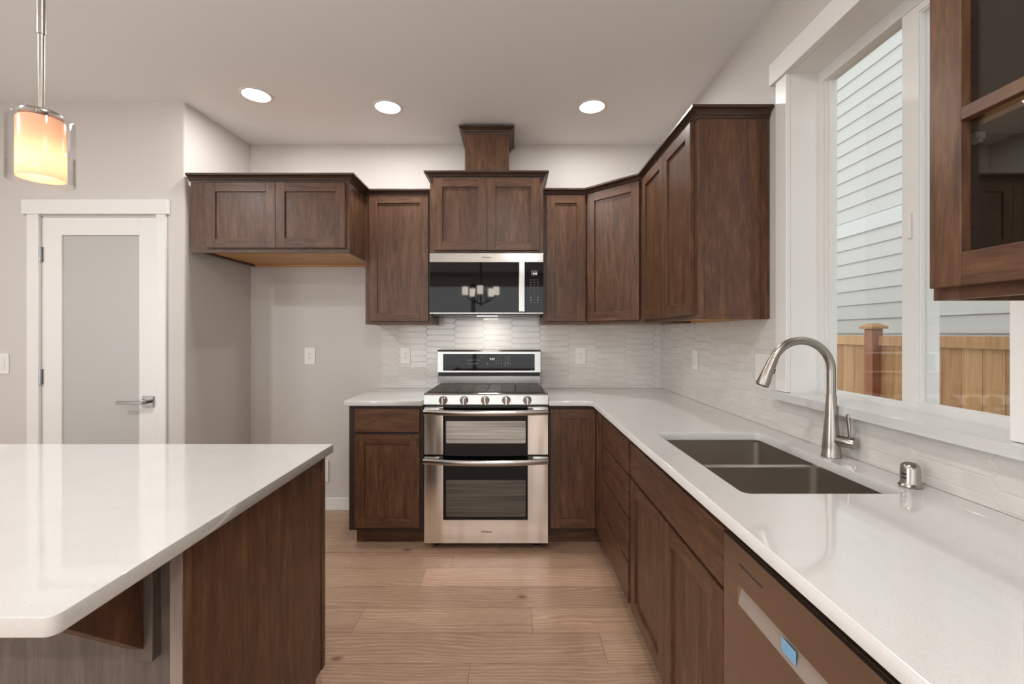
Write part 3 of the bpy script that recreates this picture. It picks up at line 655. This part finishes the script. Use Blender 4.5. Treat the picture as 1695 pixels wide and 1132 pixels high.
# control panel: slanted steel with bullnose
b = B(); sec = [(2.790,.890),(2.735,.890),(2.733,.893),(2.741,.948),(2.746,.957),(2.756,.9605),(2.790,.9605)]
b.prism([(RX0, y, z) for y, z in sec], (RX1-RX0, 0, 0)); cp = obj('control_panel', b, ss, t, bevel=.001)
for i, x in enumerate((-.4163, -.2895, -.161, -.033, .0953)):
    z = .919; y = 2.7370; b = B(); a = (.12, 0, .03, 0, -.02)[i]*0+(-.0, 0, .15, -.03, 0)[i]
    b.cyl((x, y, z), (x, y-.006, z-.001), .0265, .0262, 28); b.cyl((x, y-.006, z), (x, y-.030, z-.004), .0225, .0205, 28)
    kb = obj('knob', b, nickel, t, smooth=40)
    b = B(); b.hexa([(x-.0055+a*.02,y-.041,z-.024),(x+.0055+a*.02,y-.041,z-.024),(x+.0055+a*.02,y-.029,z-.024),(x-.0055+a*.02,y-.029,z-.024),(x-.0055-a*.02,y-.038,z+.020),(x+.0055-a*.02,y-.038,z+.020),(x+.0055-a*.02,y-.026,z+.020),(x-.0055-a*.02,y-.026,z+.020)]); obj('grip', b, ss, kb, bevel=.002)
# cooktop
b = B(); b.prism([(RX0,2.7901,.928),(RX1,2.7901,.928),(RX1-.012,3.19,.928),(RX0+.006,3.19,.928)], (0,0,.012)); obj('cooktop', b, enamel, t, bevel=.003)
def grate(x0, x1, x2, x3):  # front left/right, back left/right
    y0, y1, z0, z1 = 2.772, 3.168, .958, .968; b = B()
    def X(fx, y): k = (y-y0)/(y1-y0); l = x0+(x2-x0)*k; r = x1+(x3-x1)*k; return l+(r-l)*fx
    def bar(f0, ya, f1, yb, w=.008):
        if abs(ya-yb) < 1e-6: b.hexa([(X(f0,ya),ya-w/2,z0),(X(f1,ya),ya-w/2,z0),(X(f1,ya),ya+w/2,z0),(X(f0,ya),ya+w/2,z0),(X(f0,ya),ya-w/2,z1),(X(f1,ya),ya-w/2,z1),(X(f1,ya),ya+w/2,z1),(X(f0,ya),ya+w/2,z1)])
        else: b.hexa([(X(f0,ya)-w/2,ya,z0),(X(f0,ya)+w/2,ya,z0),(X(f1,yb)+w/2,yb,z0),(X(f1,yb)-w/2,yb,z0),(X(f0,ya)-w/2,ya,z1),(X(f0,ya)+w/2,ya,z1),(X(f1,yb)+w/2,yb,z1),(X(f1,yb)-w/2,yb,z1)])
    bar(.0,y0,1,y0,.012); bar(0,y1,1,y1,.012); bar(.015,y0,.015,y1,.012); bar(.985,y0,.985,y1,.012); bar(.5,y0,.5,y1,.010); bar(.25,y0,.25,y1); bar(.75,y0,.75,y1)
    for k in range(1, 20): bar(.02, y0+(y1-y0)*k/20, .98, y0+(y1-y0)*k/20, .014)
    for fx in (.03,.97):
        for y in (y0+.02, y1-.02): xx = X(fx, y); b.box(xx-.008, xx+.008, y-.008, y+.008, .9405, z0)
    return obj('grate', b, iron, t, bevel=.0015)
grate(-.519, -.159, -.510, -.153); grate(-.155, .205, -.149, .196)
for x, y in ((-.40,2.90), (-.40,3.07), (-.156,2.98), (.09,2.90), (.09,3.07)):
    b = B(); b.lathe([(0,.9402),(.045,.9402),(.045,.946),(.034,.948),(.034,.952),(0,.953)], (x, y), 24); obj('burner', b, black, t, smooth=40)
# backguard
bx0, bx1 = -.529, .207
obj('riser', B().box(bx0+.003, bx1-.003, 3.196, 3.36, .9405, 1.022), ss, t, bevel=.002)
obj('riser_gap', B().box(bx0+.006, bx1-.006, 3.205, 3.355, 1.0225, 1.046), black, t)
b = B(); sec = [(3.19,1.0465),(3.36,1.0465),(3.36,1.208),(3.215,1.208),(3.203,1.204),(3.197,1.195)]
b.prism([(bx0,y,z) for y, z in sec], (bx1-bx0,0,0)); bg = obj('backguard', b, ss, t, bevel=.003)
b = B(); b.prism([(x, 3.1955, z) for x, z in rrect(-.4864, .163, 1.060, 1.179, .006, 4)], (0,-.0075,0)); dsp = obj('display_glass', b, blackg, t)
def dX(u): return ((720+u/9.417)-847)*3.188/745
def dZ(v): return H+(552-(575+v/9.417))*3.188/745
RXP = (math.pi/2, 0, 0)
b = B()
for (u, v, wd_) in [(523,200,28),(563,182,8),(563,200,12),(600,182,8),(600,200,16),(640,182,8),(640,200,12),(680,182,8),(680,200,22),(523,255,28),(563,255,14),(600,255,20),(640,235,10),(645,255,34),(668,145,18),(720,145,18),(817,232,6),(817,255,28)] + [(956+40*i, 140+37*j, 9 if j < 3 else 13) for i in range(3) for j in range(4)] + [(1097,143,26),(1147,143,34),(1097,175,20),(1140,175,26),(1097,198,8),(1140,198,18),(1175,198,6),(1097,230,22),(1140,230,26),(1097,255,8),(1140,255,20),(1175,255,6),(1097,284,26),(1505,357,56)]:
    x, z, hw = dX(u), dZ(v), wd_/9.417*3.188/745/2; b.box(x-hw, x+hw, 3.1872, 3.1879, z-.0018, z+.0018)
obj('key_legend', b, dim_glyph, dsp)
text('9:42', .020, (dX(892), 3.1874, dZ(182)), RXP, glyph, dsp, 'clock_digits')
# oven doors
def oven(zb, zt, gz0, gz1, wz0, wz1, hz, bow, wm, name):
    y0, y1 = 2.747, 2.7895; gx0, gx1 = -.4185, .099
    b = B(); b.box(RX0+.001, gx0, y0, y1, zb, zt); b.box(gx1, RX1-.001, y0, y1, zb, zt)
    if gz0 - zb > .02: b.box(gx0, gx1, y0, y1, zb, gz0)
    b.box(gx0, gx1, y1-.0009, y1, max(gz0, zb), zt-.003)
    d = obj(name, b, ssw, t, bevel=.0)
    g = obj('door_glass', B().box(gx0+.0003, gx1-.0003, y0+.002, y1-.001, gz0+.0003, zt-.003), blackg, d)
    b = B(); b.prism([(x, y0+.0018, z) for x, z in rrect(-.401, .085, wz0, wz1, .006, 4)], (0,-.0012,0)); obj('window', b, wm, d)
    # bowed bar handle with end mounts
    n = 28; b = B(); hx0, hx1 = RX0+.001, RX1-.001; rows = []
    for i in range(n+1):
        k = i/n; x = hx0+(hx1-hx0)*k; q = 1-(2*k-1)**2; dz = -bow*q; yy = 2.712-.018*q
        rows.append([b.bm.verts.new(p) for p in ((x,yy+.013,hz-.0165+dz),(x,yy+.001,hz-.0165+dz),(x,yy-.003,hz-.008+dz),(x,yy-.003,hz+.010+dz),(x,yy+.002,hz+.0165+dz),(x,yy+.013,hz+.0165+dz))])
    for i in range(n):
        for e in range(6): b.face([rows[i][e], rows[i][(e+1)%6], rows[i+1][(e+1)%6], rows[i+1][e]])
    b.face(rows[0]); b.face(rows[-1][::-1])
    for xx in (hx0, hx1-.09): b.box(xx, xx+.09, 2.722, y0-.0002, hz-.014, hz+.014)
    obj('handle', b, ss, d, smooth=45)
    return d
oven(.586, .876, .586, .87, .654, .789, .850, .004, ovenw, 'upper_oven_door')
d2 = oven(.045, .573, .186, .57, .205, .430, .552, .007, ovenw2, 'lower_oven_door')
obj('door_gap_trim', B().box(RX0+.006, RX1-.006, 2.756, 2.789, .5735, .5855), blackg, t)
text('Whirlpool', .0165, ((805.6-847)*2.745/745, 2.7466, H-(880.4-552)*2.745/745), RXP, logo, d2, 'lettering', .0003, .95)

# ------------------------------------------------------------------ microwave
t = empty('microwave', (-.167, 3.18, 1.448), 'stainless over-the-range microwave with black glass door', 'microwave')
MX0, MX1, MZ0, MZ1, MY = -.5445, .2105, 1.455, 1.859, 2.984
obj('body', B().box(MX0+.001, MX1-.001, 3.012, 3.376, MZ0+.004, MZ1), enamel, t)
sx = (869.1-847)*MY/745; Zm = lambda v: H+(552-v)*MY/745
b = B(); b.box(MX0, sx-.0008, MY, 3.011, Zm(433.8), Zm(418.6)); b.box(MX0, sx-.0008, MY, 3.011, MZ0, Zm(517.3)); dm = obj('door', b, ss, t, bevel=.001)
obj('door_glass', B().box(MX0+.0005, sx-.001, MY+.001, 3.011, Zm(517.2), Zm(433.9)), blackg, dm)
b = B(); b.box(sx+.0008, MX1, MY, 3.011, Zm(433.8), Zm(418.6)); b.box(sx+.0008, MX1, MY, 3.011, MZ0, Zm(517.3)); cpn = obj('control_panel', b, ss, t, bevel=.001)
obj('panel_glass', B().box(sx+.0008, MX1-.0005, MY+.001, 3.011, Zm(517.2), Zm(433.9)), blackg, cpn)
b = B(); hx0 = (859.2-847)*2.955/745; hx1 = (868.9-847)*2.955/745
b.box(hx0, hx1, 2.952, 2.966, Zm(516.5), Zm(434.2)); b.box(hx0+.004, hx1-.004, 2.966, MY-.0002, Zm(515), Zm(508)); b.box(hx0+.004, hx1-.004, 2.966, MY-.0002, Zm(442), Zm(435)); obj('handle', b, ss, dm, bevel=.003)
mu = lambda u: (860+u/10.3-847)*2.983/745
mv = lambda v: H+(552-(420+v/10.3))*2.983/745
obj('display', B().box(mu(196), mu(308), 2.9838, 2.9848, mv(372), mv(282)), mat('display_off', (58,58,60), .3), cpn)
text('9:48', .016, ((mu(262)), 2.9836, mv(340)), RXP, glyph, cpn, 'clock_digits')
b = B()
for j, v in enumerate((447,488,529,570,611,652,690,738,782,827)):
    for i, u in enumerate((193,252,312)):
        hw = (.0042, .0040, .0038, .0034, .001, .001, .001, .0045, .0048, .0034)[j]; 
        if i == 1 and j in (4,5,6,7,8): hw = .0015
        x, z = mu(u), mv(v); b.box(x-hw, x+hw, 2.9842, 2.9849, z-.0012, z+.0012)
        if j in (7,8) and i != 1: b.box(x-hw, x+hw, 2.9842, 2.9849, z-.0052, z-.0030)
obj('keypad_legend', b, dim_glyph, cpn)
text('Whirlpool', .0155, ((805-847)*MY/745, 2.9836, Zm(426)), RXP, logo, dm, 'lettering', .0002, .95)
b = B(); b.box(MX0+.02, MX1-.02, 3.02, 3.37, MZ0-.009, MZ0+.0035); obj('vent_grille', b, enamel, t)
b = B(); b.box(-.24, -.10, 3.10, 3.16, MZ0-.0098, MZ0-.0091); obj('task_lamp', b, lens, t)
area('microwave_task_lamp', (-.17, 3.20, MZ0-.013), (0,0,0), .12, .05, .9, (1,.95,.88))

# ------------------------------------------------------------------ island
t = empty('kitchen_island', (-1.65, 1.28, 0), 'dark stained kitchen island base under the left countertop', 'island')
IX0 = -2.6
obj('carcass', B().box(IX0, -.706, .962, 1.615, .11, ZT-.001), wood_v, t)
obj('toe_kick', B().box(IX0, -.706, .962, 1.568, 0, .1095), wood_h, t)
b = B(); b.prism([(-.7045,.930,0),(-.7045,1.568,0),(-.7045,1.568,.118),(-.7045,1.639,.118),(-.7045,1.639,ZT-.001),(-.7045,.930,ZT-.001)], (.0215,0,0)); obj('end_panel', b, wood_v, t, label='reddish brown end panel')
obj('corner_stile', B().box(-.6828, -.679, .930, .955, 0, ZT-.001), wood_v, t); obj('corner_stile', B().box(-.6828, -.679, 1.615, 1.639, .118, ZT-.001), wood_v, t)
obj('face_edge', B().box(-.7045, -.679, .9275, .9299, 0, ZT-.001), grey_l, t)
obj('back_panel', B().box(IX0, -.7048, .948, .961, 0, ZT-.001), grey_v, t, label='stained maple back panel with grey sheen in its colour')
b = B(); b.box(-.795, -.739, .9255, .9478, .649, ZT-.001); br = obj('support_bracket', b, grey_v, t, bevel=.001)
b = B(); b.prism([(-.7865,.925,.675),(-.7865,.925,ZT-.03),(-.7865,.70,ZT-.03),(-.7865,.71,.866)][:3]+[(-.7865,.745,.840)], (.030,0,0)); obj('gusset', b, wood_v, br, bevel=.001)
obj('top_cleat', B().box(-.795, -.739, .70, .9250, ZT-.029, ZT-.001), grey_v, br, bevel=.001)
f = F((0,1.6155), (1,0), (0,1))
for k in range(4): a = -2.58+k*.467; shaker('door', f, a, a+.44, .129, .855, t)
curve_slab('island_countertop', rrect(IX0-.03, -.662, .650, 1.669, .016, 5, (0,0,0,1)), [], ZT, .914, quartz, label='large white quartz countertop on the island', cat='countertop')

# ------------------------------------------------------------------ outlets and switches
def plate(fr, u, z, wdt, hgt, kind, label, name='wall_outlet', n0=0.0, cat='outlet'):
    tt = empty(name, fr.p(u, n0, z), label, cat); 
    b = B(); fr.box(b, u-wdt/2, u+wdt/2, n0+.0002, n0+.006, z-hgt/2, z+hgt/2); obj('cover_plate', b, plast, tt, bevel=.0015)
    if kind == 'outlet':
        b = B(); fr.box(b, u-.0165, u+.0165, n0+.0061, n0+.0075, z-.033, z+.033)
        for dz in (.017, -.017):
            fr.box(b, u-.0075, u-.0055, n0+.0072, n0+.0078, z+dz-.001, z+dz+.007, 1); fr.box(b, u+.0055, u+.0075, n0+.0072, n0+.0078, z+dz-.001, z+dz+.007, 1); fr.box(b, u-.002, u+.002, n0+.0072, n0+.0078, z+dz-.009, z+dz-.005, 1)
        obj('receptacle', b, [plast, slot], tt)
    elif kind == 'switch':
        b = B(); fr.box(b, u-.0165, u+.0165, n0+.0061, n0+.010, z-.033, z+.033); obj('rocker', b, plast, tt, bevel=.001)
    return tt
plate(fb(YB), (513.3-847)*YB/745, H-37*YB/745, .078, .125, 'outlet', 'white outlet on the painted alcove wall left of the backsplash')
plate(fb(YB-.0082), (671.5-847)*3.376/745, H-36.5*3.376/745, .074, .122, 'outlet', 'white outlet on the tile left of the range')
plate(fb(YB-.0082), (961-847)*3.376/745, H-37*3.376/745, .074, .122, 'outlet', 'white outlet on the tile right of the range')
plate(fr_(XR-.0082), 2.745, H-43*2.745/745, .074, .122, 'switch', 'white rocker switch on the right wall tile near the corner', 'wall_switch', cat='switch')
plate(fr_(XR-.0082), 2.005, H-56*2.005/745, .117, .122, 'blank', 'wide white wall plate on the tile behind the faucet spray head', 'wall_plate', cat='wall plate')
plate(fb(2.76), -3.118, H-50*2.75/745, .078, .125, 'switch', 'white light switch on the wall left of the pantry door', 'wall_switch', cat='switch')
tt = empty('water_valve_box', (-1.41, YB, .34), 'white valve box low on the alcove wall beside the island corner', 'valve box')
b = B(); b.box(-1.48, -1.375, YB-.012, YB-.0005, .21, .372); obj('box_frame', b, plast, tt, bevel=.003)

# ------------------------------------------------------------------ lights
labs = ['round recessed ceiling light, leftmost of the three', 'round recessed ceiling light in the middle, above the chimney box side', 'round recessed ceiling light nearest the right wall cabinets']
def can(x, y, lab, grp='recessed ceiling lights'):
    tt = empty('recessed_light', (x, y, ZC), lab, 'ceiling light', grp)
    b = B(); b.lathe([(.090, ZC-.0003), (.090, ZC-.004), (.082, ZC-.007), (.076, ZC-.005), (.076, ZC-.0003)], (x, y), 40, closed=True); obj('trim_ring', b, white, tt, smooth=40)
    b = B(); b.lathe([(0, ZC-.004), (.0755, ZC-.004), (.0755, ZC-.001), (0, ZC-.001)], (x, y), 40); obj('lens', b, lens, tt)
for (x, y), lb in zip(CANS, labs): can(x, y, lb)
for (x, y), lb in zip(FILLCANS, ['added unseen fill light over the island behind the view', 'added unseen fill light over the sink aisle behind the view', 'added unseen fill light over the dining side', 'added unseen fill light over the living area']): can(x, y, lb)
# pendant
pxx, pyy = -1.212, 1.16
t = empty('pendant_light', (pxx, pyy, 1.71), 'lit glass pendant lamp hanging above the island', 'pendant lamp')
b = B(); b.cyl((pxx, pyy, 1.895), (pxx, pyy, 2.095), .0065, n=16); b.cyl((pxx, pyy, 2.095), (pxx, pyy, ZC-.02), .0085, n=16); obj('rod', b, nickel, t, smooth=40)
b = B(); b.lathe([(0, ZC-.02), (.06, ZC-.02), (.06, ZC-.0005), (0, ZC-.0005)], (pxx, pyy), 32); obj('canopy', b, nickel, t, smooth=40)
b = B(); b.lathe([(0,1.893),(.040,1.893),(.042,1.890),(.042,1.884),(.012,1.883),(.012,1.875),(0,1.875)], (pxx, pyy), 32); obj('cap', b, nickel, t, smooth=40)
b = B(); b.lathe([(.020,1.8822),(.055,1.8822),(.0620,1.879),(.0645,1.872),(.0645,1.712),(.0620,1.712),(.0620,1.871),(.0600,1.8765),(.055,1.8795),(.020,1.8795)], (pxx, pyy), 48, closed=True); obj('outer_glass', b, pglass, t, smooth=50)
b = B(); b.lathe([(.014,1.874),(.044,1.874),(.0475,1.870),(.0475,1.722),(.0455,1.722),(.0455,1.868),(.014,1.871)], (pxx, pyy), 48, closed=True); obj('inner_shade', b, opal, t, smooth=50)
b = B(); b.lathe([(0,1.735),(.014,1.738),(.024,1.748),(.028,1.763),(.024,1.780),(.014,1.798),(0,1.80)], (pxx, pyy), 24); obj('bulb', b, bulbm, t, smooth=60)
b = B(); b.cyl((pxx,pyy,1.7985), (pxx,pyy,1.8745), .013, n=20); obj('socket', b, white, t, smooth=40)
# opal glow follows distance from the bulb inside it
o_in = [o for o in bpy.data.objects if o.name == 'inner_shade'][0]
# chandelier in the dining area behind the camera
cxh, cyh = -.53, -1.8
t = empty('chandelier', (cxh, cyh, 1.85), 'dark bronze chandelier with five white glass shades', 'chandelier')
b = B(); b.cyl((cxh,cyh,1.80), (cxh,cyh,ZC-.02), .012, n=12); b.lathe([(0,ZC-.03),(.06,ZC-.03),(.06,ZC-.001),(0,ZC-.001)], (cxh,cyh), 24); obj('stem', b, bronze, t, smooth=40)
for k in range(5):
    a = 2*math.pi*k/5+.3; ca, sa = math.cos(a), math.sin(a); b = B()
    b.tube([(cxh,cyh,2.15), (cxh+.10*ca,cyh+.10*sa,2.02), (cxh+.12*ca,cyh+.12*sa,1.88), (cxh,cyh,1.82)], .008, 8); b.tube([(cxh,cyh,1.83),(cxh+.15*ca,cyh+.15*sa,1.88),(cxh+.28*ca,cyh+.28*sa,1.97)], .009, 8); obj('arm', b, bronze, t, smooth=50)
    b = B(); b.lathe([(0,1.985),(.045,1.985),(.05,1.99),(.05,2.12),(.047,2.12),(.047,1.992),(0,1.99)], (cxh+.28*ca, cyh+.28*sa), 24, closed=False); obj('shade', b, emit('lit_shade', (255,244,230), 22), t, smooth=40)
bpy.context.view_layer.update()
